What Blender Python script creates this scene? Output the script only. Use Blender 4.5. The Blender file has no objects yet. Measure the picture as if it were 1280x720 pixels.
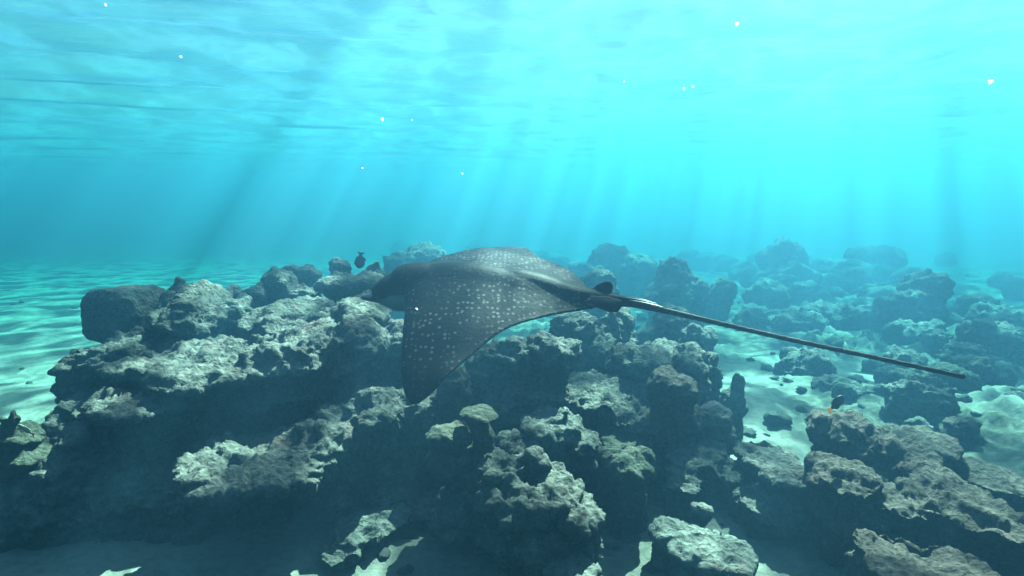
import bpy, bmesh, math, random
import numpy as np
from mathutils import Vector, Matrix

scene = bpy.context.scene
COL = scene.collection
random.seed(7)
rng = np.random.default_rng(7)

# ------------------------------------------------------------------ camera
CAM_H = 1.6                      # metres above the sand
F = 834.0                        # focal length in pixels of the 1280 x 720 frame
HORIZON = 255.0
PITCH = math.atan((360.0 - HORIZON) / F)
cam_data = bpy.data.cameras.new('camera')
cam_data.sensor_width = 36.0
cam_data.lens = 36.0 * F / 1280.0
cam_data.clip_start = 0.02
cam_data.clip_end = 1000.0
cam = bpy.data.objects.new('camera', cam_data)
COL.objects.link(cam)
cam.location = (0, 0, CAM_H)
cam.rotation_euler = (math.pi / 2 - PITCH, 0, 0)
scene.camera = cam

# ------------------------------------------------------------------ sky, sun, exposure
SUN_DIR = Vector((430.0, 940.0, 1220.0)).normalized()       # towards the sun
SUN_EL = math.asin(SUN_DIR.z)
SUN_AZ = math.atan2(SUN_DIR.x, SUN_DIR.y)
world = bpy.data.worlds.new('World')
scene.world = world
world.use_nodes = True
wn = world.node_tree
bg = wn.nodes['Background']
sky = wn.nodes.new('ShaderNodeTexSky')
sky.sky_type = 'NISHITA'
sky.sun_disc = False
sky.sun_elevation = SUN_EL
sky.sun_rotation = SUN_AZ
wn.links.new(sky.outputs[0], bg.inputs[0])
bg.inputs[1].default_value = 0.06
sun_data = bpy.data.lights.new('sun', 'SUN')
sun_data.energy = 5.0
sun_data.angle = math.radians(0.5)
sun_data.color = (1.0, 0.85, 0.74)
sun = bpy.data.objects.new('sun', sun_data)
COL.objects.link(sun)
sun.rotation_euler = SUN_DIR.to_track_quat('Z', 'Y').to_euler()
sun.location = SUN_DIR * 30
vs = scene.view_settings
vs.view_transform = 'Standard'
vs.look = 'None'
vs.gamma = 1.0
vs.use_curve_mapping = False
vs.exposure = 2.62
scene.render.engine = 'CYCLES'
cy = scene.cycles
cy.use_denoising = True
cy.max_bounces = 8
cy.diffuse_bounces = 0
cy.glossy_bounces = 2
cy.transmission_bounces = 2
cy.volume_bounces = 0
cy.transparent_max_bounces = 8
cy.caustics_reflective = False
cy.caustics_refractive = False

WATER_Z = CAM_H + 1.45           # mean height of the sea surface
R_WORLD = 85.0

# ------------------------------------------------------------------ helpers
FWD = Vector((0, math.cos(PITCH), -math.sin(PITCH)))
UP = Vector((0, math.sin(PITCH), math.cos(PITCH)))
RIGHT = Vector((1, 0, 0))
CAM = Vector((0, 0, CAM_H))

def P(px, py, d):
    """the point at depth d (metres along the view axis) seen at a photo pixel"""
    return CAM + FWD * d + RIGHT * ((px - 640.0) / F * d) + UP * ((360.0 - py) / F * d)

def slope(y):
    """the sea floor falls away gently with distance"""
    return -0.045 * min(max(y - 5.0, 0.0), 40.0)

def G(px, py):
    """the point of the sea floor seen at a photo pixel"""
    v = P(px, py, 1.0) - CAM
    t = -CAM_H / min(v.z, -0.03)
    for _ in range(40):
        t = (slope(CAM.y + v.y * t) - CAM_H) / min(v.z, -0.03)
        t = min(t, 60.0)
    return CAM + v * t

_perm = rng.permutation(256).astype(np.int64)
_perm = np.concatenate([_perm, _perm, _perm])
_grad = rng.normal(size=(256, 3)); _grad /= np.linalg.norm(_grad, axis=1)[:, None]
_cell = rng.random((256, 3))

def _hash(i, j, k):
    return _perm[_perm[_perm[i & 255] + (j & 255)] + (k & 255)]

def gnoise(p):
    pi = np.floor(p).astype(np.int64); pf = p - pi
    u = pf * pf * pf * (pf * (pf * 6 - 15) + 10)
    out = 0
    for a in (0, 1):
        wa = u[:, 0] if a else 1 - u[:, 0]
        for b in (0, 1):
            wb = u[:, 1] if b else 1 - u[:, 1]
            for c in (0, 1):
                wc = u[:, 2] if c else 1 - u[:, 2]
                g = _grad[_hash(pi[:, 0] + a, pi[:, 1] + b, pi[:, 2] + c)]
                out = out + wa * wb * wc * ((pf - np.array((a, b, c))) * g).sum(1)
    return out * 1.4

def fbm(p, octv=4, gain=0.5):
    s = 0; a = 1.0; q = p
    for _ in range(octv):
        s = s + a * gnoise(q); q = q * 2.03 + 17.3; a *= gain
    return s

def billow(p, octv=3, gain=0.5):
    s = 0; a = 1.0; q = p
    for _ in range(octv):
        s = s + a * (np.abs(gnoise(q)) * 2 - 0.5); q = q * 2.1 + 9.1; a *= gain
    return s

def worley(p):
    pi = np.floor(p).astype(np.int64); pf = p - pi
    f1 = np.full(len(p), 9.0); f2 = np.full(len(p), 9.0)
    for a in (-1, 0, 1):
        for b in (-1, 0, 1):
            for c in (-1, 0, 1):
                o = _cell[_hash(pi[:, 0] + a, pi[:, 1] + b, pi[:, 2] + c)] + np.array((a, b, c))
                d = ((o - pf) ** 2).sum(1)
                f2 = np.minimum(f2, np.maximum(f1, d)); f1 = np.minimum(f1, d)
    return np.sqrt(f1), np.sqrt(f2)

def mesh_from(name, v, f, smooth=True):
    m = bpy.data.meshes.new(name)
    m.from_pydata([tuple(x) for x in v], [], f)
    if smooth:
        m.polygons.foreach_set('use_smooth', [True] * len(m.polygons))
    m.update()
    return m

def link(name, mesh, mat=None, parent=None, **props):
    o = bpy.data.objects.new(name, mesh)
    COL.objects.link(o)
    if mat is not None and mesh is not None:
        mesh.materials.clear(); mesh.materials.append(mat)
    if parent is not None:
        o.parent = parent
    for k, v in props.items():
        if v: o[k] = v
    return o

def grid_mesh(name, xs, ys, zf):
    X, Y = np.meshgrid(xs, ys)
    Z = zf(X.ravel(), Y.ravel())
    n = len(xs); m = len(ys)
    v = np.stack([X.ravel(), Y.ravel(), Z], 1)
    a = (np.arange(m - 1)[:, None] * n + np.arange(n - 1)[None, :]).ravel()
    f = np.stack([a, a + 1, a + n + 1, a + n], 1)
    me = bpy.data.meshes.new(name)
    me.vertices.add(len(v)); me.vertices.foreach_set('co', v.ravel())
    me.loops.add(f.size); me.loops.foreach_set('vertex_index', f.ravel().astype(np.int32))
    me.polygons.add(len(f)); me.polygons.foreach_set('loop_start', np.arange(0, f.size, 4, dtype=np.int32))
    me.polygons.foreach_set('use_smooth', np.ones(len(f), dtype=bool))
    me.update(calc_edges=True); me.validate()
    return me

def axis(fine_lo, fine_hi, step, lo, hi, grow=1.18):
    c = list(np.arange(fine_lo, fine_hi + 1e-6, step))
    s = step; x = c[-1]; r = []
    while x < hi:
        s *= grow; x = min(hi, x + s); r.append(x)
    s = step; x = c[0]; l = []
    while x > lo:
        s *= grow; x = max(lo, x - s); l.append(x)
    return np.array(l[::-1] + c + r)

# ------------------------------------------------------------------ materials
def new_mat(name):
    m = bpy.data.materials.new(name); m.use_nodes = True
    nt = m.node_tree; nt.nodes.clear()
    out = nt.nodes.new('ShaderNodeOutputMaterial')
    return m, nt, out

def N(nt, typ, **kw):
    n = nt.nodes.new(typ)
    for k, v in kw.items():
        if k in n.inputs: n.inputs[k].default_value = v
        else: setattr(n, k, v)
    return n

def ramp(nt, src, stops):
    r = nt.nodes.new('ShaderNodeValToRGB')
    el = r.color_ramp.elements
    while len(el) < len(stops): el.new(0.5)
    for e, (p, c) in zip(el, stops):
        e.position = p; e.color = (*c, 1) if len(c) == 3 else c
    nt.links.new(src, r.inputs[0])
    return r.outputs[0]

def mixc(nt, fac, a, b, mode='MIX'):
    m = nt.nodes.new('ShaderNodeMix'); m.data_type = 'RGBA'; m.blend_type = mode
    for sock, val in ((m.inputs[0], fac), (m.inputs[6], a), (m.inputs[7], b)):
        if isinstance(val, bpy.types.NodeSocket): nt.links.new(val, sock)
        elif isinstance(val, (int, float)): sock.default_value = val
        else: sock.default_value = (*val, 1)
    return m.outputs[2]

def rock_material(name, dark, mid, pale, accent, bump=0.9):
    m, nt, out = new_mat(name)
    L = nt.links.new
    tc = N(nt, 'ShaderNodeTexCoord')
    info = N(nt, 'ShaderNodeObjectInfo')
    vm = N(nt, 'ShaderNodeVectorMath', operation='MULTIPLY_ADD')
    L(info.outputs['Random'], vm.inputs[0]); vm.inputs[1].default_value = (37, 53, 29)
    L(tc.outputs['Object'], vm.inputs[2])
    co = vm.outputs[0]
    n1 = N(nt, 'ShaderNodeTexNoise', Scale=5.0, Detail=6.0, Roughness=0.62); L(co, n1.inputs['Vector'])
    n2 = N(nt, 'ShaderNodeTexNoise', Scale=26.0, Detail=7.0, Roughness=0.65); L(co, n2.inputs['Vector'])
    n3 = N(nt, 'ShaderNodeTexNoise', Scale=2.3, Detail=3.0); L(co, n3.inputs['Vector'])
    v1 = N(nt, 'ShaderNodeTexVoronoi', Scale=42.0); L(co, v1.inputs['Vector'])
    c1 = ramp(nt, n1.outputs[0], [(0.32, dark), (0.5, mid), (0.68, pale)])
    c2 = ramp(nt, n2.outputs[0], [(0.33, tuple(x * 0.45 for x in mid)), (0.52, mid), (0.66, pale)])
    c = mixc(nt, 0.55, c1, c2)
    acc = ramp(nt, n3.outputs[0], [(0.55, (0, 0, 0)), (0.68, (0.75, 0.75, 0.75))])
    c = mixc(nt, acc, c, accent)
    n5 = N(nt, 'ShaderNodeTexNoise', Scale=3.6, Detail=5.0, Roughness=0.7); L(vm.outputs[0], n5.inputs['Vector'])
    crust = ramp(nt, n5.outputs[0], [(0.56, (0, 0, 0)), (0.66, (0.7, 0.7, 0.7))])
    c = mixc(nt, crust, c, (0.24, 0.125, 0.115))
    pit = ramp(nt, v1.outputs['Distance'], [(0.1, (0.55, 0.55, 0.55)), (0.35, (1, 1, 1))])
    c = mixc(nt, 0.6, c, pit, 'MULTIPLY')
    b = N(nt, 'ShaderNodeBsdfPrincipled')
    b.inputs['Roughness'].default_value = 0.9
    b.inputs['Specular IOR Level'].default_value = 0.15
    L(c, b.inputs['Base Color'])
    add = N(nt, 'ShaderNodeMath', operation='MULTIPLY_ADD')
    L(v1.outputs['Distance'], add.inputs[0]); add.inputs[1].default_value = 0.35; L(n2.outputs[0], add.inputs[2])
    bp = N(nt, 'ShaderNodeBump'); bp.inputs['Strength'].default_value = bump; bp.inputs['Distance'].default_value = 0.035
    L(add.outputs[0], bp.inputs['Height']); L(bp.outputs[0], b.inputs['Normal'])
    L(b.outputs[0], out.inputs['Surface'])
    return m

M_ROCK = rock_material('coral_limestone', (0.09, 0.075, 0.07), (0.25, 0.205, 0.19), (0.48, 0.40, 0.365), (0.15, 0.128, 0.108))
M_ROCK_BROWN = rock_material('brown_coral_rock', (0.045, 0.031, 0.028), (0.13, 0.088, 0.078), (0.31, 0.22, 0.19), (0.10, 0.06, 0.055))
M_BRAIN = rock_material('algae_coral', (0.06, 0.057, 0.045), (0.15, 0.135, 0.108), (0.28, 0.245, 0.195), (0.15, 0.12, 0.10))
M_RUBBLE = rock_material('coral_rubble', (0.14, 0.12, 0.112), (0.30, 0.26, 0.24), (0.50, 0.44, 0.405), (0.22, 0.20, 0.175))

def sand_material():
    m, nt, out = new_mat('coral_sand')
    L = nt.links.new
    tc = N(nt, 'ShaderNodeTexCoord')
    n1 = N(nt, 'ShaderNodeTexNoise', Scale=1.1, Detail=6.0, Roughness=0.6); L(tc.outputs['Object'], n1.inputs['Vector'])
    n2 = N(nt, 'ShaderNodeTexNoise', Scale=24.0, Detail=6.0, Roughness=0.7); L(tc.outputs['Object'], n2.inputs['Vector'])
    n3 = N(nt, 'ShaderNodeTexNoise', Scale=160.0, Detail=3.0); L(tc.outputs['Object'], n3.inputs['Vector'])
    c = ramp(nt, n1.outputs[0], [(0.35, (0.33, 0.29, 0.26)), (0.6, (0.46, 0.41, 0.37))])
    g = ramp(nt, n2.outputs[0], [(0.38, (0.62, 0.60, 0.57)), (0.55, (1, 1, 1))])
    c = mixc(nt, 0.7, c, g, 'MULTIPLY')
    n4 = N(nt, 'ShaderNodeTexNoise', Scale=9.0, Detail=6.0, Roughness=0.65); L(tc.outputs['Object'], n4.inputs['Vector'])
    rub = ramp(nt, n4.outputs[0], [(0.35, (0.07, 0.06, 0.05)), (0.52, (0.17, 0.145, 0.12)), (0.68, (0.36, 0.31, 0.26))])
    at = N(nt, 'ShaderNodeAttribute', attribute_name='rubbly')
    c = mixc(nt, at.outputs['Fac'], c, rub)
    b = N(nt, 'ShaderNodeBsdfPrincipled')
    b.inputs['Roughness'].default_value = 0.95
    b.inputs['Specular IOR Level'].default_value = 0.1
    L(c, b.inputs['Base Color'])
    add = N(nt, 'ShaderNodeMath', operation='MULTIPLY_ADD')
    L(n3.outputs[0], add.inputs[0]); add.inputs[1].default_value = 0.15; L(n2.outputs[0], add.inputs[2])
    bp = N(nt, 'ShaderNodeBump'); bp.inputs['Strength'].default_value = 0.5; bp.inputs['Distance'].default_value = 0.03
    L(add.outputs[0], bp.inputs['Height']); L(bp.outputs[0], b.inputs['Normal'])
    L(b.outputs[0], out.inputs['Surface'])
    return m
M_SAND = sand_material()

def simple(name, col, rough=0.5, spec=0.3):
    m, nt, out = new_mat(name)
    b = N(nt, 'ShaderNodeBsdfPrincipled')
    tc = N(nt, 'ShaderNodeTexCoord')
    n = N(nt, 'ShaderNodeTexNoise', Scale=60.0, Detail=4.0); nt.links.new(tc.outputs['Object'], n.inputs['Vector'])
    c = ramp(nt, n.outputs[0], [(0.35, tuple(x * 0.7 for x in col)), (0.65, col)])
    nt.links.new(c, b.inputs['Base Color'])
    b.inputs['Roughness'].default_value = rough
    b.inputs['Specular IOR Level'].default_value = spec
    nt.links.new(b.outputs[0], out.inputs['Surface'])
    return m

# ------------------------------------------------------------------ seabed
def rubbly(x, y):
    p = np.stack([x, y, np.zeros_like(x)], 1)
    reef = 1 / (1 + np.exp(-(x + 0.05 * y + 0.1) * 2.2))
    gully = np.exp(-((x - (0.42 * y - 0.35)) / 0.45) ** 2) * (y > 2) * (y < 8)
    return reef * (1 - gully) * np.clip(0.75 + 1.5 * gnoise(p * 0.7 + 9), 0, 1)

def ground_z(x, y):
    p = np.stack([x, y, np.zeros_like(x)], 1)
    z = 0.035 * fbm(p * 0.55 + 3.1, 3)
    reef = 1 / (1 + np.exp(-(x + 0.05 * y + 0.4) * 2.2))            # rubble bottom on the reef side
    far = np.clip((60 - y) / 40, 0, 1)
    gully = np.exp(-((x - (0.42 * y - 0.35)) / 0.42) ** 2) * (y > 2)     # the clean sand gully beneath the tail
    rough = np.clip(0.55 + 1.4 * gnoise(p * 0.45 + 9), 0, 1) * (1 - gully) * np.clip((y - 3.8) / 1.5, 0.25, 1)
    z = z + reef * far * ((0.02 + 0.13 * rough) * np.clip(billow(p * 2.2 + 5, 4, .62), -0.6, 1.2) + 0.10 * fbm(p * 0.5 + 40, 3))
    z = z - 0.045 * np.clip(y - 5.0, 0, 40)
    z = z + (1 - reef) * 0.008 * np.sin((y * 1.0 + 0.35 * x) * 5.0 + 2.5 * gnoise(p * 0.8))
    return z

gm = grid_mesh('seabed', axis(-4.5, 9, 0.05, -R_WORLD, R_WORLD, 1.12), axis(1.5, 15, 0.05, -25, R_WORLD, 1.12), ground_z)
gco = np.empty(len(gm.vertices) * 3); gm.vertices.foreach_get('co', gco); gco = gco.reshape(-1, 3)
ga = gm.attributes.new('rubbly', 'FLOAT', 'POINT'); ga.data.foreach_set('value', rubbly(gco[:, 0], gco[:, 1]).astype(np.float32))
link('seabed', gm, M_SAND, kind='structure')

# ------------------------------------------------------------------ sea surface
def wave_z(x, y):
    z = np.zeros_like(x)
    r = np.random.default_rng(3)
    for k in range(26):
        lam = 0.45 * 1.13 ** k if k < 18 else r.uniform(0.5, 2.5)
        a = r.normal(math.radians(100), 0.45)
        kx, ky = math.cos(a) * 2 * math.pi / lam, math.sin(a) * 2 * math.pi / lam
        z += 0.0042 * lam ** 1.0 * np.sin(kx * x + ky * y + r.uniform(0, 6.28))
    fade = np.clip((70 - np.hypot(x, y)) / 40, 0, 1)
    return WATER_Z + z * fade

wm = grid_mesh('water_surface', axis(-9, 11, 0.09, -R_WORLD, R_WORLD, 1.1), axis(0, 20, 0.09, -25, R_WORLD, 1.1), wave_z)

def water_material():
    m, nt, out = new_mat('sea_surface')
    L = nt.links.new
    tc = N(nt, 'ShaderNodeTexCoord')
    # bright and dark beams painted as noise in the transmission colour, imitating wave-focused sunlight
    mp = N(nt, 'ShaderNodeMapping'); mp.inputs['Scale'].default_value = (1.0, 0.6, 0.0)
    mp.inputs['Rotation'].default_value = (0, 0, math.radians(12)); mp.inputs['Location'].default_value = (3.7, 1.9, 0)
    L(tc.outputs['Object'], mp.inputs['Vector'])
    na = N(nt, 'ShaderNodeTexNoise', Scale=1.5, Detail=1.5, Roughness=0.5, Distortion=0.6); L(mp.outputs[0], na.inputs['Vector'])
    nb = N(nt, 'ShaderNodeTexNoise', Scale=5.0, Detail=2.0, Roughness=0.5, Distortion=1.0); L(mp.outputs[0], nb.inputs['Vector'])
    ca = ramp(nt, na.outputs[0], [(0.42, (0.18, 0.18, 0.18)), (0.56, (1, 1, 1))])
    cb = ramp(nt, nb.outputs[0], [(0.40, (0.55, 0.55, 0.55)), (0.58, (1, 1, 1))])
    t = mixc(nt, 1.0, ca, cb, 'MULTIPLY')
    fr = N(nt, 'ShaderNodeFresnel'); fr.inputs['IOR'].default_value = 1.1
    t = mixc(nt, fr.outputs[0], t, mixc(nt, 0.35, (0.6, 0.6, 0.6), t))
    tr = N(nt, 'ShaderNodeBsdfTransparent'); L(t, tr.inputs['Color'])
    gl = N(nt, 'ShaderNodeBsdfGlossy'); gl.inputs['Roughness'].default_value = 0.15
    gl.inputs['Color'].default_value = (0.97, 0.97, 0.97, 1)
    nr = N(nt, 'ShaderNodeTexNoise', Scale=3.0, Detail=4.0, Roughness=0.55); 
    mp2 = N(nt, 'ShaderNodeMapping'); mp2.inputs['Scale'].default_value = (0.8, 1.6, 1.0); L(tc.outputs['Object'], mp2.inputs['Vector'])
    L(mp2.outputs[0], nr.inputs['Vector'])
    bp = N(nt, 'ShaderNodeBump'); bp.inputs['Strength'].default_value = 0.35; bp.inputs['Distance'].default_value = 0.05
    L(nr.outputs[0], bp.inputs['Height']); L(bp.outputs[0], gl.inputs['Normal'])
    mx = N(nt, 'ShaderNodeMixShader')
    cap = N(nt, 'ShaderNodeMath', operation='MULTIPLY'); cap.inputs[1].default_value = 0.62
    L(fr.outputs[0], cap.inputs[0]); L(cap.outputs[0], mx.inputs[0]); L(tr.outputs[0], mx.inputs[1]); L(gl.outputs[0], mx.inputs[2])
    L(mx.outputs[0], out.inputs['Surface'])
    return m
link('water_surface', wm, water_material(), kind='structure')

# ------------------------------------------------------------------ the body of water that veils the distance
def haze_box():
    x = R_WORLD + 4; y0, y1 = -29, R_WORLD + 4; z0, z1 = -3.2, WATER_Z + 0.35
    v = [(-x, y0, z0), (x, y0, z0), (x, y1, z0), (-x, y1, z0), (-x, y0, z1), (x, y0, z1), (x, y1, z1), (-x, y1, z1)]
    f = [(0, 3, 2, 1), (4, 5, 6, 7), (0, 1, 5, 4), (1, 2, 6, 5), (2, 3, 7, 6), (3, 0, 4, 7)]
    me = mesh_from('haze', v, f, False)
    m, nt, out = new_mat('sea_water')
    pv = N(nt, 'ShaderNodeVolumePrincipled')
    dens = 0.40
    sc = (0.014, 0.039, 0.066)                        # scattering per metre
    ab = (0.17, 0.021, 0.003)                         # absorption per metre: red goes first
    col = [v / dens for v in sc]
    pv.inputs['Density'].default_value = dens
    pv.inputs['Color'].default_value = (*col, 1)
    pv.inputs['Absorption Color'].default_value = (*[max(0.0, 1 - a / (dens * (1 - c))) ** 2 for a, c in zip(ab, col)], 1)
    pv.inputs['Anisotropy'].default_value = 0.66
    nt.links.new(pv.outputs[0], out.inputs['Volume'])
    link('haze', me, m, kind='stuff')
haze_box()

# ------------------------------------------------------------------ coral rocks
_ico = {}
def ico(sub):
    if sub not in _ico:
        bm = bmesh.new(); bmesh.ops.create_icosphere(bm, subdivisions=sub, radius=1.0)
        v = np.array([x.co[:] for x in bm.verts]); f = [[x.index for x in q.verts] for q in bm.faces]
        bm.free(); _ico[sub] = (v, f)
    return _ico[sub]

def blob(c, r, seed, lump=0.22, flat=None):
    v, f = ico(4)
    n = fbm(v * 1.3 + seed * 7.31, 3)
    q = v * (1 + lump * n)[:, None]
    if flat is not None:                       # flat-topped blocks
        q = np.sign(q) * np.abs(q) ** 0.5
    return q * np.array(r) + np.array(c), f

PENDING = []
def rock(label, blobs, mat=None, name='coral_boulder', voxel=None, amp=1.0, flat=None, category='coral rock', group=None, knob=1.0, stem=True, true_depth=False):
    """blobs: (pixel x, pixel y, depth, x radius px, y radius px[, depth radius m]) read off the photo"""
    V = []; Fc = []; off = 0
    dmin = min(b[2] for b in blobs)
    base = None
    for i, b in enumerate(blobs):
        px, py, d, rx, ry = b[:5]
        if d > 5.2 and not true_depth:                            # where the falling floor carries it
            d = (G(640, HORIZON + 1334.0 / d) - CAM).dot(FWD)
        s = d / F
        rxm, rym = rx * s, ry * s
        rd = b[5] if len(b) > 5 else 0.5 * (rxm + rym) * 1.05
        c = P(px, py, d)
        if base is None: base = Vector((c.x, c.y, 0.0))
        seed = (hash((round(px), round(py))) % 1000) / 10.0
        th = math.atan2(CAM_H - c.z, c.y)
        rz = math.sqrt(max(rym ** 2 - (rd * math.sin(th)) ** 2, (.35 * rym) ** 2)) / math.cos(th)
        v, f = blob(c - base, (rxm, rd, rz), seed, flat=flat)
        V.append(v); Fc += [[k + off for k in q] for q in f]; off += len(v)
        if stem and c.z - rym * 0.6 > slope(c.y) + 0.02:
            zb = slope(c.y) - 0.12
            v, f = blob(Vector((c.x - base.x, c.y - base.y + rd * 0.15, (c.z + zb) * 0.5)), (rxm * 0.74, rd * 0.74, (c.z - zb) * 0.58), seed + 3, flat=True)
            V.append(v); Fc += [[k + off for k in q] for q in f]; off += len(v)
    V = np.concatenate(V)
    me = mesh_from(name, V, Fc)
    o = link(name, me, mat or M_ROCK, label=label, category=category, group=group)
    o.location = base
    md = o.modifiers.new('remesh', 'REMESH'); md.mode = 'VOXEL'
    md.voxel_size = voxel or max(0.010, 0.0042 * dmin); md.use_smooth_shade = True
    size = max(max(b[3], b[4]) * b[2] / F for b in blobs)
    PENDING.append((o, amp * min(1.0, (size / 0.26) ** .8), knob, dmin))
    return o

def finish_rocks():
    dg = bpy.context.evaluated_depsgraph_get(); dg.update()
    for o, amp, knob, dmin in PENDING:
        ev = o.evaluated_get(dg)
        me = bpy.data.meshes.new_from_object(ev)
        mat = o.data.materials[0]
        old = o.data
        n = len(me.vertices)
        co = np.empty(n * 3); me.vertices.foreach_get('co', co); co = co.reshape(-1, 3)
        no = np.empty(n * 3); me.vertices.foreach_get('normal', no); no = no.reshape(-1, 3)
        w = co + np.array(o.location)
        warp = np.stack([gnoise(w * 3 + 11), gnoise(w * 3 + 47), gnoise(w * 3 + 83)], 1)
        q = w + warp * 0.07
        f1, f2 = worley(q * np.array((7.5, 7.5, 9.5)))
        d = 0.075 * fbm(q * 2.2, 3)
        d += knob * 0.040 * (0.62 - f1)
        d += 0.024 * billow(q * np.array((9, 9, 14)) + 3, 3, 0.6)
        pits = np.clip(gnoise(q * np.array((10, 10, 16)) + 31) - 0.18, 0, 1)
        d -= 0.075 * pits
        g1, g2 = worley(q * 19.0)
        d += knob * 0.016 * (0.55 - g1)
        d += 0.010 * fbm(w * 42, 2)
        k = amp * (1.0 if dmin < 5 else 1.25)
        co = co + no * (d * k)[:, None]
        me.vertices.foreach_set('co', co.ravel())
        me.polygons.foreach_set('use_smooth', np.ones(len(me.polygons), dtype=bool))
        me.update()
        o.modifiers.clear()
        o.data = me; me.name = old.name
        me.materials.clear(); me.materials.append(mat)
        bpy.data.meshes.remove(old)

# --- the outcrop on the sand to the left of the ray
rock('big dark-faced coral outcrop rising from the sand below the pale ledges', [(205, 625, 3.62, 165, 85, .5), (95, 615, 3.5, 75, 85, .38), (330, 640, 3.65, 80, 65, .4), (45, 650, 3.4, 45, 55, .28)], name='coral_outcrop', knob=.8)
rock('sunlit jagged shelf of pale limestone jutting out of the dark outcrop', [(330, 574, 3.2, 85, 32, .42), (268, 578, 3.1, 44, 16, .26), (398, 570, 3.3, 38, 42, .30)], name='coral_ledge', stem=False)
rock('pitted pale lip of rock above the dark overhang facing the sand', [(205, 490, 3.7, 70, 24, .46), (145, 498, 3.75, 45, 20, .32), (258, 485, 3.75, 36, 20, .3)], name='coral_lip')
rock('broad sunlit limestone slab forming the top of the outcrop', [(300, 440, 4.25, 130, 40, .85), (395, 432, 4.15, 72, 42, .62), (230, 425, 4.5, 90, 26, .55), (345, 482, 3.95, 75, 32, .42)], name='coral_slab')
rock('dark squat shoulder of rock at the sandward end of the slab', [(110, 462, 4.0, 30, 38, .24), (152, 442, 4.1, 50, 30, .36)], name='coral_boulder')
rock('dark blue flat-topped block standing above the sand', [(160, 392, 4.8, 36, 36, .28)], flat=True, amp=.35)
rock('pale wrinkled mound beside the flat-topped block', [(245, 396, 4.6, 52, 33, .45), (285, 402, 4.7, 35, 28, .36)])
rock('smooth pale hump on top of the slab under the snout of the ray', [(370, 405, 4.5, 52, 28, .45), (330, 410, 4.45, 30, 22, .3), (425, 400, 4.4, 40, 24, .4), (460, 388, 4.3, 35, 20, .38)], amp=.7)
rock('round dark dome of coral behind the pale hump', [(349, 360, 5.15, 24, 25), (378, 370, 5.1, 24, 16)], name='coral_dome', amp=.6)
rock('low dark twin-knobbed coral behind the round dome', [(362, 340, 6.0, 13, 9), (385, 344, 6.0, 18, 10)], name='coral_colony', amp=.6)
rock('pale-capped coral knob beside the small dark fish', [(424, 335, 6.0, 15, 13)], name='coral_colony', amp=.7)
rock('pale rounded coral ridge in front of the small dark fish', [(425, 356, 5.1, 28, 13, .25), (458, 354, 5.1, 24, 12, .25)], name='coral_ridge', amp=.7)
rock('small pale cobble just behind the snout of the ray', [(467, 343, 5.6, 17, 9)], name='coral_cobble', amp=.6)
rock('tiny dark knob on the skyline of the pale wrinkled mound', [(225, 366, 4.9, 14, 10)], name='coral_cobble', amp=.5)
rock('tiny dark knob between the wrinkled mound and the round dome', [(292, 370, 5.0, 13, 9), (320, 370, 5.0, 16, 12)], name='coral_cobble', amp=.5)
rock('dark lumpy buttress of rock behind the leading edge of the wing', [(450, 440, 3.95, 38, 42, .38), (472, 508, 3.65, 36, 34, .32), (425, 548, 3.45, 34, 36, .28), (508, 530, 3.8, 38, 50, .3), (498, 445, 4.2, 42, 46, .34)], name='coral_buttress')
rock('ragged dark coral clump at the sandward foot of the outcrop', [(22, 548, 3.25, 26, 20, .14), (20, 524, 3.2, 9, 8, .04), (4, 536, 3.2, 9, 7, .04), (40, 570, 3.3, 30, 26, .2)], M_BRAIN, name='coral_clump', amp=.8)
# --- centre
rock('shadowed round boulders directly below the trailing edge of the wing', [(692, 442, 4.1, 31, 29, .24), (637, 455, 4.15, 30, 32, .22), (601, 462, 4.1, 26, 32, .2), (650, 500, 4.2, 70, 40, .36)], name='coral_boulder', knob=.6)
rock('dark pointed stump showing beneath the wing tip', [(568, 500, 3.7, 15, 40, .13), (545, 530, 3.9, 34, 46, .24)], M_ROCK_BROWN, name='coral_stump')
rock('rounded boulders under the pelvic fins of the ray', [(720, 408, 4.9, 31, 21, .22), (772, 408, 5.1, 23, 24, .2), (742, 445, 5.0, 58, 36, .36)], name='coral_boulder', knob=.6)
rock('mushroom-shaped green coral cap beside the wing tip', [(600, 518, 3.15, 26, 15, .12), (604, 545, 3.2, 17, 24, .09)], M_BRAIN, name='mushroom_coral', amp=.4, stem=False)
rock('dark rounded coral hump leaning against the mushroom-shaped cap', [(562, 545, 3.15, 30, 19, .14), (564, 575, 3.22, 32, 30, .16)], M_BRAIN, name='coral_hump', amp=.6, stem=False)
rock('knobbly pale pinnacle rising from the shaded sand at centre', [(650, 585, 3.2, 30, 20, .15), (615, 590, 3.15, 28, 22, .15), (668, 578, 3.1, 13, 14, .05), (690, 612, 3.05, 34, 22, .18), (725, 640, 3.0, 24, 18, .14), (640, 625, 3.05, 42, 32, .2), (592, 590, 3.3, 44, 36, .2), (590, 640, 3.3, 52, 40, .24), (665, 670, 3.05, 70, 34, .24)], name='coral_pinnacle', knob=1.3)
rock('jagged crest with a bright rim between the pinnacle and the boulders', [(690, 530, 3.7, 40, 24, .26), (655, 553, 3.6, 26, 14, .2), (730, 550, 3.6, 22, 18, .18), (708, 518, 3.6, 7, 8, .03), (690, 560, 3.75, 46, 24, .2)], name='coral_crest')
rock('low green coral cushion beside the jagged crest', [(778, 545, 3.75, 36, 19, .24), (785, 575, 3.75, 46, 28, .26)], M_BRAIN, name='coral_cushion', amp=.6)
rock('small cauliflower-shaped dark coral below the green cushion', [(785, 585, 3.3, 28, 22, .14), (763, 568, 3.35, 15, 12, .07), (800, 570, 3.35, 14, 12, .07)], M_BRAIN, name='cauliflower_coral', knob=1.8)
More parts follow.
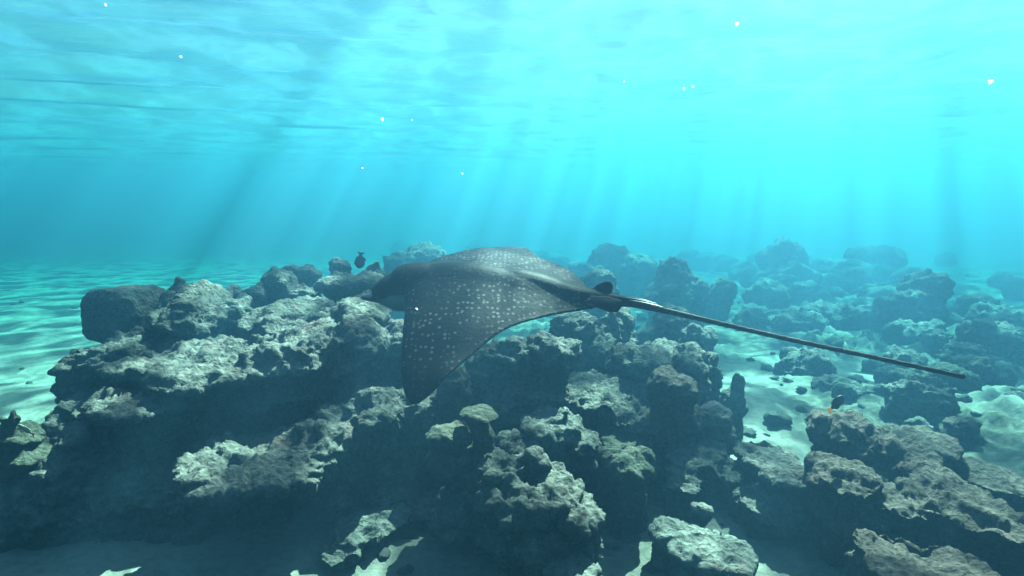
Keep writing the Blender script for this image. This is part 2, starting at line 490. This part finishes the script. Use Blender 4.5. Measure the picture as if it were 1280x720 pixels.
rock('brown-topped upright coral dome in the sunlit row', [(838, 488, 3.75, 31, 28, .17), (846, 528, 3.85, 30, 34, .18)], M_ROCK_BROWN, name='coral_dome', knob=.8, amp=.8)
rock('knob-topped coral stub next to the brown-topped dome', [(895, 522, 3.85, 22, 17, .13), (899, 550, 3.9, 18, 25, .11)], name='coral_stub', amp=.8)
rock('broken dark boulders heaped behind the brown-topped dome', [(795, 452, 4.5, 36, 20, .28), (830, 436, 4.8, 26, 14, .22), (862, 455, 4.5, 27, 24, .22), (890, 472, 4.6, 14, 30, .1), (830, 480, 4.5, 60, 26, .3)], name='coral_heap')
rock('slender dark coral finger on the edge of the sand gully', [(923, 480, 4.6, 9, 14, .05), (918, 506, 4.6, 18, 22, .1)], name='coral_finger', amp=.6)
rock('low rubbly slope of dim coral between boulders and crest', [(745, 492, 4.15, 50, 18, .42), (790, 515, 3.95, 40, 16, .36), (700, 490, 4.1, 30, 14, .25)], name='coral_slope', knob=1.8)
rock('dark low ridge between the cauliflower coral and the sand gully', [(865, 565, 3.7, 40, 20, .24), (905, 585, 3.6, 26, 18, .2), (850, 600, 3.45, 26, 20, .18)], name='coral_ridge')
# --- right foreground
rock('lumpy grey coral between the gully and the dark knoll', [(958, 571, 3.5, 33, 19, .24), (978, 592, 3.35, 34, 24, .22), (930, 622, 3.3, 18, 13, .13), (968, 640, 3.3, 44, 38, .2)], name='coral_boulder')
rock('dark brown knoll with a yellow-tailed fish behind its top', [(1055, 545, 3.5, 37, 27, .22), (1124, 572, 3.4, 34, 24, .26), (1095, 560, 3.5, 30, 22, .22), (1085, 625, 3.4, 85, 55, .2)], M_ROCK_BROWN, name='coral_knoll', knob=.8)
rock('dark rounded boulder leaning on the front of the knoll', [(1056, 600, 3.05, 40, 30, .22), (1070, 645, 3.05, 54, 40, .2), (1115, 625, 3.0, 36, 26, .2)], M_ROCK_BROWN, knob=.7)
rock('flat-capped brown block behind the dark brown knoll', [(1150, 550, 3.6, 37, 20, .26), (1172, 572, 3.55, 20, 20, .18), (1196, 590, 3.45, 16, 11, .1)], M_ROCK_BROWN, name='coral_block', amp=.8)
rock('brown boulder with a sunlit glinting crown beside the knoll', [(1200, 630, 2.9, 56, 28, .32), (1245, 655, 2.8, 34, 28, .24), (1192, 675, 2.95, 55, 36, .24)], M_ROCK_BROWN)
rock('low dark brown boulder behind the glinting crown', [(1245, 600, 3.35, 38, 20, .26), (1278, 622, 3.3, 36, 26, .26)], M_ROCK_BROWN, amp=.8)
rock('shaded brown rock at the foot of the glinting boulder', [(1125, 702, 2.55, 50, 30, .24), (1195, 715, 2.5, 50, 24, .22)], M_ROCK_BROWN)
rock('pale broken coral scree in a patch of sun before the knoll', [(870, 682, 2.9, 38, 22, .2), (905, 692, 2.85, 32, 18, .18), (836, 668, 3.0, 20, 20, .12), (875, 640, 3.1, 10, 11, .05)], M_RUBBLE, name='coral_scree', knob=1.7)
rock('lacy pale coral patch on the sand below the outcrop', [(455, 658, 3.2, 40, 13, .18), (430, 688, 3.05, 32, 11, .14), (488, 648, 3.3, 25, 11, .14)], M_RUBBLE, name='coral_patch', knob=2.2, amp=.9)
rock('shaded lump of coral on the sand behind the lacy patch', [(490, 608, 3.6, 38, 18, .22), (535, 635, 3.45, 30, 14, .18)], name='coral_lump')
rock('small pale-topped coral at the foot of the pinnacle', [(715, 718, 2.75, 34, 17, .14)], M_RUBBLE, name='coral_lump', knob=1.6)
# --- middle distance, right
rock('lone lumpy coral mound against blue water behind the tail of the ray', [(845, 345, 8.5, 22, 22), (835, 372, 8.4, 30, 24), (868, 365, 8.5, 18, 22)], name='coral_colony')
rock('small coral pillar beside the lumpy mound behind the tail', [(903, 365, 9.0, 14, 17), (892, 376, 9.0, 12, 12)], name='coral_colony')
rock('hazy blue coral tower farthest out in open water', [(978, 325, 12.5, 28, 28), (985, 350, 12.3, 40, 24)], name='coral_tower')
rock('tall blue shadowy coral column above the tail', [(1158, 362, 8.3, 30, 22), (1140, 395, 8.2, 42, 32)], name='coral_column')
rock('wide shadowed mound beyond the tip of the tail', [(1240, 425, 6.8, 42, 24), (1270, 440, 6.8, 40, 30), (1230, 450, 6.7, 34, 24)], name='coral_mound')
rock('dark blue boulder right under the tip of the tail', [(1152, 500, 5.1, 44, 32, .26), (1160, 530, 5.1, 36, 26, .24)], name='coral_boulder')
rock('rounded blue coral lump under the middle of the tail', [(1005, 462, 6.2, 34, 24), (985, 478, 6.2, 24, 16)], name='coral_lump')
rock('low pale coral beside the sand gully under the tail', [(1075, 492, 5.6, 30, 14), (1040, 485, 5.7, 22, 14)], name='coral_lump')
rock('faint coral mass in deep haze behind the column', [(1095, 325, 13.5, 36, 20), (1060, 340, 13.0, 40, 16)], name='coral_mass')
rock('shadowed coral hump just beyond the tail fins', [(838, 408, 5.8, 26, 24), (866, 428, 5.6, 18, 24), (815, 425, 5.8, 24, 20)], name='coral_hump')
rock('little knob-headed coral pillar at the head of the sand gully', [(882, 424, 5.8, 16, 15), (883, 444, 5.8, 11, 16)], name='coral_pillar', amp=.6)
rock('hazy coral ridge behind the head of the ray', [(525, 328, 9.5, 34, 20), (500, 335, 9.3, 20, 14)], name='coral_ridge')
rock('hazy coral knolls behind the far wing of the ray', [(765, 330, 11.0, 30, 22), (795, 338, 10.8, 26, 20), (735, 342, 10.8, 26, 14)], name='coral_knoll')
rock('pale rounded dome peeping over the trailing lobe of the far wing', [(752, 352, 7.2, 22, 14), (750, 370, 7.2, 26, 18)], name='coral_dome')
rock('flat blue coral bank in the haze past the tail', [(1040, 395, 8.8, 60, 16), (1000, 405, 8.4, 40, 14)], name='coral_bank')
FLAT = [('hazy blue coral lump on the far flat behind the tail', 'coral lumps of the far flat', 34, (700, 1280, 318, 372), (10, 22)),
        ('low dim coral lump on the rubbly floor around the tail', 'coral lumps around the tail', 26, (930, 1280, 380, 480), (10, 24)),
        ('low pale coral lump between the sand gully and the flat-capped block', 'coral lumps beside the gully', 16, (1040, 1280, 470, 560), (9, 22)),
        ('faint coral lump in the blue haze behind the ray', 'coral lumps behind the ray', 8, (480, 740, 312, 340), (8, 15))]
for lab, grp, n, (x0, x1, y0, y1), (r0, r1) in FLAT:
    for k in range(n):
        x, y = random.uniform(x0, x1), random.uniform(y0, y1)
        r = random.uniform(r0, r1)
        g = G(x, y + r * .7)
        d = (g - CAM).dot(FWD)
        if abs(g.x - (0.42 * g.y - 0.35)) < 0.4 and g.y < 8: continue
        e = random.uniform(.6, 1.0)
        rock(lab, [(x, y, d, r * 1.2, r * e), (x + random.uniform(-1, 1) * r, y + r * .3, d * .99, r * .8, r * .6 * e)], name='coral_lump', group=grp, mat=random.choice((M_ROCK, M_ROCK, M_BRAIN, M_ROCK_BROWN)), true_depth=True)
finish_rocks()
PENDING.clear()

# ------------------------------------------------------------------ loose rubble
def rubble_mesh(i):
    v, f = ico(3)
    r = np.random.default_rng(100 + i)
    q = v * (1 + 0.45 * fbm(v * 1.7 + i * 13.7, 3) + 0.12 * billow(v * 4 + i, 2))[:, None]
    return mesh_from('rubble_stone', q * r.uniform(0.6, 1.2, 3) * np.array((1, 1, .62)), f)
RUB = [rubble_mesh(i) for i in range(8)]
for m_ in RUB: m_.materials.append(M_RUBBLE)
RUBBLE_FIELDS = [
    ('loose coral stone in the sand gully beneath the tail', 'stones of the sand gully', 110, (880, 1280, 395, 560), (0.02, 0.11)),
    ('loose coral stone on the shaded sand around the pinnacle', 'stones around the pinnacle', 60, (400, 960, 560, 719), (0.012, 0.05)),
    ('small dark stone lying on the open sand', 'stones on the open sand', 9, (5, 120, 350, 500), (0.02, 0.06)),
    ('loose coral stone in the hazy flat behind the ray', 'stones of the far flat', 90, (740, 1280, 340, 410), (0.05, 0.22)),
]
for lab, grp, n, (x0, x1, y0, y1), (s0, s1) in RUBBLE_FIELDS:
    for k in range(n):
        g = G(random.uniform(x0, x1), random.uniform(y0, y1))
        gz = float(ground_z(np.array([g.x]), np.array([g.y]))[0])
        o = link('rubble_stone', RUB[random.randrange(8)], None, label=lab, category='stone', group=grp)
        s = s0 * (s1 / s0) ** random.random()
        o.location = (g.x, g.y, gz + s * .15)
        o.rotation_euler = (random.uniform(-.4, .4), random.uniform(-.4, .4), random.uniform(0, 6.3))
        o.scale = (s, s, s)

# ------------------------------------------------------------------ the eagle ray
def interp(keys, t):
    ks = np.array([k[0] for k in keys]); vals = np.array([k[1:] for k in keys], float)
    i = int(np.clip(np.searchsorted(ks, t) - 1, 0, len(ks) - 2))
    u = (t - ks[i]) / (ks[i + 1] - ks[i])
    p1, p2 = vals[i], vals[i + 1]
    h = ks[i + 1] - ks[i]
    m1 = (vals[i + 1] - vals[i - 1]) / (ks[i + 1] - ks[i - 1]) if i > 0 else (p2 - p1) / h
    m2 = (vals[i + 2] - vals[i]) / (ks[i + 2] - ks[i]) if i + 2 < len(ks) else (p2 - p1) / h
    m1, m2 = m1 * h, m2 * h
    return (2*u**3-3*u**2+1)*p1 + (u**3-2*u**2+u)*m1 + (-2*u**3+3*u**2)*p2 + (u**3-u**2)*m2

WING = [  # t, leading edge px py d, trailing edge px py d, thickness
    (-1.00, 515, 507, 2.32, 524, 504, 2.31, .012),
    (-0.93, 507, 497, 2.34, 540, 492, 2.33, .016),
    (-0.82, 502, 478, 2.38, 562, 469, 2.36, .022),
    (-0.66, 501, 448, 2.45, 592, 443, 2.42, .032),
    (-0.48, 503, 414, 2.54, 634, 411, 2.50, .048),
    (-0.30, 506, 384, 2.64, 690, 394, 2.58, .075),
    (-0.16, 507, 362, 2.74, 738, 386, 2.65, .12),
    (-0.05, 508, 350, 2.81, 752, 381, 2.69, .165),
    ( 0.05, 512, 345, 2.87, 752, 378, 2.73, .165),
    ( 0.16, 522, 337, 2.95, 740, 366, 2.80, .12),
    ( 0.34, 543, 326, 3.08, 722, 345, 2.95, .075),
    ( 0.54, 566, 318, 3.22, 698, 331, 3.10, .045),
    ( 0.74, 585, 313, 3.34, 676, 323, 3.25, .028),
    ( 0.90, 608, 310, 3.42, 667, 316, 3.36, .018),
    ( 1.00, 640, 309, 3.47, 660, 311, 3.44, .012),
]
def build_ray():
    V = []; Fc = []
    def add(v, f):
        o = len(V); V.extend([tuple(x) for x in v]); Fc.extend([[k + o for k in q] for q in f])
    NS, NC = 76, 22
    ts = np.linspace(-1, 1, NS)
    LE = []; TE = []; TH = []
    for t in ts:
        k = interp(WING, t)
        LE.append(np.array(P(*k[0:3]))); TE.append(np.array(P(*k[3:6]))); TH.append(max(.010, k[6]))
    LE = np.array(LE); TE = np.array(TE); TH = np.array(TH)
    mid = (LE + TE) / 2
    span = np.gradient(mid, axis=0); chord = TE - LE
    nrm = np.cross(chord, span); nrm /= np.linalg.norm(nrm, axis=1)[:, None]
    if nrm[NS // 2, 2] < 0: nrm = -nrm
    for _ in range(4):
        nrm[1:-1] = (nrm[:-2] + 2 * nrm[1:-1] + nrm[2:]); nrm /= np.linalg.norm(nrm, axis=1)[:, None]
    cs = 0.5 - 0.5 * np.cos(np.linspace(0, math.pi, NC))
    prof = np.sqrt(np.clip(cs, 0, 1)) * (1 - cs) ** 0.9; prof /= prof.max()
    rings = []; dors = []
    for i in range(NS):
        th = TH[i]; ring = []
        up = np.maximum(prof * th * .58, .0055); lo = np.maximum(prof * th * .42, .0055)
        up[[0, -1]] = .003; lo[[0, -1]] = .003
        for c, h in zip(cs, up): ring.append(LE[i] + chord[i] * c + nrm[i] * h)
        for c, h in zip(cs[::-1], lo[::-1]): ring.append(LE[i] + chord[i] * c - nrm[i] * h)
        rings.append(ring)
    M = 2 * NC
    v = [p for r in rings for p in r]
    f = [[i * M + j, i * M + (j + 1) % M, (i + 1) * M + (j + 1) % M, (i + 1) * M + j] for i in range(NS - 1) for j in range(M)]
    f.append(list(range(M))[::-1]); f.append([(NS - 1) * M + j for j in range(M)])
    add(v, f)
    surf = np.array([LE[i] + chord[i] * c for i in range(NS) for c in cs])
    surfn = np.repeat(nrm, NC, axis=0)
    surfuv = np.array([(c * np.linalg.norm(chord[i]), ts[i] * .78) for i in range(NS) for c in cs])

    def tube(keys, n=18, seg=10, upv=None):
        """keys: t, px, py, d, half height (m), half width (m)"""
        tt = np.linspace(keys[0][0], keys[-1][0], seg * (len(keys) - 1) + 1)
        pts = []; rad = []
        for t in tt:
            k = interp(keys, t); pts.append(np.array(P(*k[:3]))); rad.append((max(.002, k[3]), max(.002, k[4])))
        pts = np.array(pts); tan = np.gradient(pts, axis=0); tan /= np.linalg.norm(tan, axis=1)[:, None]
        v = []
        for p, t, (a, b) in zip(pts, tan, rad):
            w = np.cross(t, (0, 0, 1.0)); w /= np.linalg.norm(w); u = np.cross(w, t)
            for j in range(n):
                an = 2 * math.pi * j / n
                v.append(p + u * a * math.sin(an) + w * b * math.cos(an))
        m = len(pts)
        f = [[i * n + j, i * n + (j + 1) % n, (i + 1) * n + (j + 1) % n, (i + 1) * n + j] for i in range(m - 1) for j in range(n)]
        f.append(list(range(n))[::-1]); f.append([(m - 1) * n + j for j in range(n)])
        add(v, f)
    s = 2.85 / F
    # head with its flat bill
    tube([(0, 610, 362, 2.79, 3*s, .02), (1, 550, 353, 2.82, 22*s, .10), (2, 518, 357, 2.84, 29*s, .125), (3, 500, 363, 2.85, 27*s, .115), (4, 488, 364, 2.855, 22*s, .105), (5, 479, 365, 2.86, 16*s, .092), (6, 474, 366, 2.865, 9*s, .07), (7, 472, 367, 2.865, 3*s, .03)], n=26, seg=8)
    tube([(0, 500, 373, 2.85, 7*s, .085), (1, 480, 372, 2.86, 6*s, .085), (2, 467, 371.5, 2.87, 4.5*s, .072), (3, 458, 371.5, 2.875, 3*s, .05), (4, 453, 371.5, 2.88, 1.6*s, .02)], n=20, seg=6)
    # back, hips and the long whip tail
    tube([(0, 560, 350, 2.80, .010, .02), (.5, 610, 349, 2.785, .052, .06), (1, 660, 357, 2.76, .062, .075), (2, 715, 370, 2.73, .05, .07), (3, 752, 374, 2.71, .034, .045), (4, 785, 377.5, 2.68, .021, .022), (5, 812, 384, 2.655, .0150, .0150), (6, 850, 392.5, 2.62, .0125, .0125), (7, 920, 409, 2.52, .011, .011), (8, 1000, 427, 2.41, .0105, .0105), (9, 1080, 444, 2.29, .010, .010), (10, 1150, 459, 2.18, .0098, .0098), (11, 1200, 470, 2.10, .0092, .0092), (12, 1208, 471.5, 2.09, .005, .005)], n=18, seg=14)
    def slab(outline, d0, slope, th, wid=None):
        """a fin: outline in pixels at depth d0 (plus slope per pixel), th thick"""
        pts = [np.array(P(x, y, d0 + slope * (y - outline[0][1]))) for x, y in outline]
        c = sum(pts) / len(pts)
        nn = np.cross(pts[len(pts)//3] - c, pts[0] - c); nn /= np.linalg.norm(nn)
        n = len(pts)
        v = [p + nn * th * .35 for p in pts] + [p - nn * th * .35 for p in pts] + [c + nn * th, c - nn * th]
        f = []
        for j in range(n):
            k = (j + 1) % n
            f += [[j, k, 2 * n], [k + n, j + n, 2 * n + 1], [k, j, j + n, k + n]]
        add(v, f)
    # dorsal fin
    slab([(732, 373), (739, 362), (747, 355), (756, 351.5), (763, 351.5), (767, 356), (766, 364), (768, 378), (750, 380)], 2.71, 0, .012)
    # pelvic fins
    slab([(728, 378), (745, 384), (760, 390), (772, 391), (777, 385), (779, 376), (760, 370), (740, 370)], 2.64, -.002, .014)
    slab([(735, 368), (752, 364), (772, 366), (782, 372), (776, 378), (750, 380)], 2.79, 0, .014)
    # rounded rear lobe of each wing
    slab([(690, 388), (712, 388), (728, 385), (737, 380), (736, 372), (720, 362), (690, 358), (670, 372)], 2.66, -.001, .014)

    origin = P(610, 372, 2.76)
    V2 = np.array(V) - np.array(origin)
    me = mesh_from('eagle_ray', V2, Fc)
    tmp = bpy.data.objects.new('tmp', me); COL.objects.link(tmp)
    md = tmp.modifiers.new('r', 'REMESH'); md.mode = 'VOXEL'; md.voxel_size = .0052; md.use_smooth_shade = True
    sm = tmp.modifiers.new('s', 'SMOOTH'); sm.iterations = 10; sm.factor = .5
    dg = bpy.context.evaluated_depsgraph_get(); dg.update()
    body = bpy.data.meshes.new_from_object(tmp.evaluated_get(dg)); body.name = 'eagle_ray'
    bpy.data.objects.remove(tmp); bpy.data.meshes.remove(me)
    n = len(body.vertices)
    co = np.empty(n * 3); body.vertices.foreach_get('co', co); co = co.reshape(-1, 3) + np.array(origin)
    no = np.empty(n * 3); body.vertices.foreach_get('normal', no); no = no.reshape(-1, 3)
    # flat coordinates over the disc for the spots, and which side is the belly
    uv = np.zeros((n, 3)); bel = np.zeros(n)
    for a in range(0, n, 4000):
        b = min(n, a + 4000)
        d = ((co[a:b, None, :] - surf[None, :, :]) ** 2).sum(2)
        k = d.argmin(1)
        uv[a:b, :2] = surfuv[k] + 0
        rel = co[a:b] - surf[k]
        bel[a:b] = np.where((no[a:b] * surfn[k]).sum(1) < -.15, 1, 0)
    # refine the flat coordinate with the offset to the nearest sample
    rc = co - np.array(CAM); dep = rc @ np.array(FWD); px = 640 + F * (rc @ np.array(RIGHT)) / dep; py = 360 - F * (rc @ np.array(UP)) / dep
    head = (px < 506) & (dep > 2.70)
    throat = np.clip((py - 368 - np.clip((488 - px) * .35, 0, 9)) / 6, 0, 1) * np.clip(1.0 - no[:, 2] * 1.0, 0, 1)
    bel = np.where(head, np.where(px > 474, throat, np.clip(-no[:, 2] * 2 - .6, 0, 1)), bel)
    bel = np.where(px > 742, 0, bel)
    at = body.attributes.new('belly', 'FLOAT', 'POINT'); at.data.foreach_set('value', bel.astype(np.float32))
    spot = np.ones(n); spot = np.where(px < 500, 0, spot); spot = np.where(px > 742, 0, spot)
    ridge = np.abs(uv[:, 1])
    spot *= np.clip((ridge - .01) / .10, .0, 1)
    at = body.attributes.new('spotty', 'FLOAT', 'POINT'); at.data.foreach_set('value', spot.astype(np.float32))
    body.polygons.foreach_set('use_smooth', np.ones(len(body.polygons), dtype=bool))

    m, nt, out = new_mat('eagle_ray_skin')
    L = nt.links.new
    tc = N(nt, 'ShaderNodeTexCoord')
    nz = N(nt, 'ShaderNodeTexNoise', Scale=9.0, Detail=5.0, Roughness=.6); L(tc.outputs['Object'], nz.inputs['Vector'])
    base = ramp(nt, nz.outputs[0], [(.35, (.007, .005, .007)), (.65, (.017, .012, .016))])
    vo = N(nt, 'ShaderNodeTexVoronoi', Scale=50.0, Randomness=.62); L(tc.outputs['Object'], vo.inputs['Vector'])
    sp = ramp(nt, vo.outputs['Distance'], [(.26, (1, 1, 1)), (.36, (0, 0, 0))])
    keep = N(nt, 'ShaderNodeMath', operation='GREATER_THAN'); keep.inputs[1].default_value = .25
    sepc = N(nt, 'ShaderNodeSeparateColor'); L(vo.outputs['Color'], sepc.inputs[0]); L(sepc.outputs[0], keep.inputs[0])
    a1 = N(nt, 'ShaderNodeAttribute', attribute_name='spotty'); a2 = N(nt, 'ShaderNodeAttribute', attribute_name='belly')
    m1 = N(nt, 'ShaderNodeMath', operation='MULTIPLY'); L(sp, m1.inputs[0]); L(keep.outputs[0], m1.inputs[1])
    m2 = N(nt, 'ShaderNodeMath', operation='MULTIPLY'); L(m1.outputs[0], m2.inputs[0]); L(a1.outputs['Fac'], m2.inputs[1])
    nzz = N(nt, 'ShaderNodeTexNoise', Scale=3.2, Detail=2.0); L(tc.outputs['Object'], nzz.inputs['Vector'])
    fadev = ramp(nt, nzz.outputs[0], [(.38, (.25, .25, .25)), (.58, (1, 1, 1))])
    m3 = N(nt, 'ShaderNodeMath', operation='MULTIPLY'); L(m2.outputs[0], m3.inputs[0]); L(fadev, m3.inputs[1])
    c = mixc(nt, m3.outputs[0], base, (.20, .165, .165))
    c = mixc(nt, a2.outputs['Fac'], c, (.75, .74, .70))
    b = N(nt, 'ShaderNodeBsdfPrincipled'); b.inputs['Roughness'].default_value = .55; b.inputs['Specular IOR Level'].default_value = .07
    L(c, b.inputs['Base Color'])
    n2 = N(nt, 'ShaderNodeTexNoise', Scale=70.0, Detail=4.0); L(tc.outputs['Object'], n2.inputs['Vector'])
    bp = N(nt, 'ShaderNodeBump'); bp.inputs['Strength'].default_value = .25; bp.inputs['Distance'].default_value = .006
    L(n2.outputs[0], bp.inputs['Height']); L(bp.outputs[0], b.inputs['Normal'])
    L(b.outputs[0], out.inputs['Surface'])
    ray = link('eagle_ray', body, m, label='dark eagle ray with pale spots gliding over the reef, long whip tail trailing', category='ray')
    ray.location = origin
    # eyes and tail spines
    dark = simple('ray_dark', (.02, .02, .022), .3, .5)
    v, f = ico(3)
    for px_, py_, d_ in ((483, 362, 2.762), (483, 356, 2.95)):
        e = mesh_from('eye', v * np.array((.016, .012, .014)) + np.array(P(px_, py_, d_) - origin), f)
        link('eye', e, dark, ray)
    for (x0, y0, x1, y1, dd) in ((776, 372, 826, 381, 2.66), (780, 371.5, 815, 377.5, 2.69), (786, 376, 834, 385.5, 2.63)):
        a = np.array(P(x0, y0, dd) - origin); b_ = np.array(P(x1, y1, dd - .05) - origin)
        ax = b_ - a; w = np.cross(ax, (0, 0, 1)); w /= np.linalg.norm(w); u = np.cross(w, ax); u /= np.linalg.norm(u)
        vv = []; K = 9
        for i in range(K):
            t = i / (K - 1); r = .0065 * (1 - t) ** .7 + .0006
            c_ = a + ax * t + u * .004 * math.sin(t * 3.1)
            for j in range(8):
                an = j / 8 * 2 * math.pi
                vv.append(c_ + w * r * 1.3 * math.cos(an) + u * r * .7 * math.sin(an))
        ff = [[i * 8 + j, i * 8 + (j + 1) % 8, (i + 1) * 8 + (j + 1) % 8, (i + 1) * 8 + j] for i in range(K - 1) for j in range(8)]
        ff += [list(range(8))[::-1], [(K - 1) * 8 + j for j in range(8)]]
        link('tail_spine', mesh_from('tail_spine', vv, ff), dark, ray)
build_ray()

# ------------------------------------------------------------------ small fish
def fish(name, label, loc, length, depth, width, rot, body_mat, tail_mat, spiny=False):
    """local x runs head to tail; length, depth and width in metres"""
    root = bpy.data.objects.new(name, None); COL.objects.link(root)
    root.location = loc; root.rotation_euler = rot
    root['label'] = label; root['category'] = 'fish'
    v = []; K, n = 18, 16
    for i in range(K):
        t = i / (K - 1)
        h = math.sin(math.pi * min(1, t * .93 + .02) ** .75) ** .8 * (1 - .12 * t) + .10 * t
        h = max(.03, h)
        for j in range(n):
            an = 2 * math.pi * j / n
            v.append(((t - .5) * length, width * .5 * h * math.cos(an), depth * .5 * h * math.sin(an)))
    f = [[i * n + j, i * n + (j + 1) % n, (i + 1) * n + (j + 1) % n, (i + 1) * n + j] for i in range(K - 1) for j in range(n)]
    f += [list(range(n))[::-1], [(K - 1) * n + j for j in range(n)]]
    link('body', mesh_from('body', v, f), body_mat, root)
    def fin(nm, pts, mat, th=.0025):
        n_ = len(pts)
        vv = [(x * length, -th / 2, z * depth) for x, z in pts] + [(x * length, th / 2, z * depth) for x, z in pts]
        ff = [list(range(n_)), list(range(n_, 2 * n_))[::-1]] + [[i, i + n_, (i + 1) % n_ + n_, (i + 1) % n_] for i in range(n_)]
        link(nm, mesh_from(nm, vv, ff, False), mat, root)
    fin('tail_fin', [(.46, .05), (.60, .26), (.72, .38), (.66, 0), (.72, -.38), (.60, -.26), (.46, -.05)], tail_mat)
    if spiny:
        top = [(-.25, .36)]
        for k in range(7):
            x = -.22 + k * .085
            top += [(x, .62 - .02 * k), (x + .05, .52 - .025 * k)]
        top += [(.36, .2), (.1, .3)]
    else:
        top = [(-.22, .36), (-.12, .56), (.1, .58), (.32, .46), (.4, .18), (.1, .3)]
    fin('dorsal_fin', top, body_mat)
    fin('anal_fin', [(.0, -.36), (.1, -.58), (.3, -.46), (.4, -.16), (.1, -.3)], body_mat)
    vv, ff = ico(2)
    for s in (-1, 1):
        e = mesh_from('eye', vv * (.05 * length, .02 * length, .05 * length) + np.array((-.36 * length, s * width * .30, depth * .08)), ff)
        link('eye', e, M_EYE, root)
    return root
def thin_mat(name, col):
    m, nt, out = new_mat(name)
    a = N(nt, 'ShaderNodeBsdfDiffuse'); a.inputs[0].default_value = (*col, 1)
    b = N(nt, 'ShaderNodeBsdfTranslucent'); b.inputs[0].default_value = (*col, 1)
    x = N(nt, 'ShaderNodeMixShader'); x.inputs[0].default_value = .6
    nt.links.new(a.outputs[0], x.inputs[1]); nt.links.new(b.outputs[0], x.inputs[2]); nt.links.new(x.outputs[0], out.inputs['Surface'])
    return m
M_EYE = simple('fish_eye', (.02, .02, .02), .2, .5)
M_FDARK = simple('dark_fish_skin', (.05, .05, .06), .5)
M_FYEL = thin_mat('yellow_fin', (.95, .45, .02))
M_FPALE = simple('pale_fish_skin', (.62, .55, .40), .5)
M_FRED = simple('red_fin', (.55, .12, .10), .5)
fish('damselfish', 'small dark oval fish hovering nose down above the pale coral ridge', P(450, 327, 5.6), .115, .085, .035, (0, math.radians(-82), math.radians(25)), M_FDARK, M_FDARK, True)
fish('surgeonfish', 'small dark fish with an orange-yellow tail behind the brown knoll', P(1047, 503, 3.15), .085, .05, .02, (0, math.radians(40), math.radians(180 + 15)), M_FDARK, M_FYEL)
fish('hawkfish', 'slim pale fish with a red tail perched on the ragged coral clump', P(31, 536, 2.98), .07, .02, .014, (0, math.radians(38), math.radians(5)), M_FPALE, M_FRED)

# ------------------------------------------------------------------ specks drifting in the water
M_SPECK = thin_mat('drifting_speck', (.92, .92, .90))
def flake():
    v = [(0, 0, .35)]; f = []
    for k in range(1, 3):
        for a in range(10):
            r = k / 2 * (1 + .25 * math.sin(a * 2.1 + k)); t = a / 10 * 2 * math.pi
            v.append((r * math.cos(t), r * math.sin(t), .35 * (1 - (k / 2) ** 2)))
    for a in range(10):
        b = (a + 1) % 10
        f += [[0, 1 + a, 1 + b], [1 + a, 11 + a, 11 + b, 1 + b]]
    return mesh_from('drifting_speck', v, f)
SPECK = flake(); SPECK.materials.append(M_SPECK)
for x, y, d, r in ((478, 149, 1.8, .0055), (515, 150, 2.4, .003), (855, 111, 1.3, .0024), (866, 108, 1.35, .0024), (780, 102, 1.3, .0024),
                   (921, 30, 1.2, .0034), (1238, 102, 1.9, .007), (521, 386, 1.8, .004), (132, 6, 2.0, .004), (226, 71, 2.1, .004), (578, 217, 2.0, .003), (453, 210, 2.0, .003)):
    o = link('drifting_speck', SPECK, None, label='tiny white speck drifting in the open water', category='speck', group='specks drifting in the water')
    o.location = P(x, y, d); o.scale = (r, r, r); o.rotation_euler = (math.radians(-65 + random.uniform(-15, 15)), 0, math.radians(-20 + random.uniform(-20, 20)))
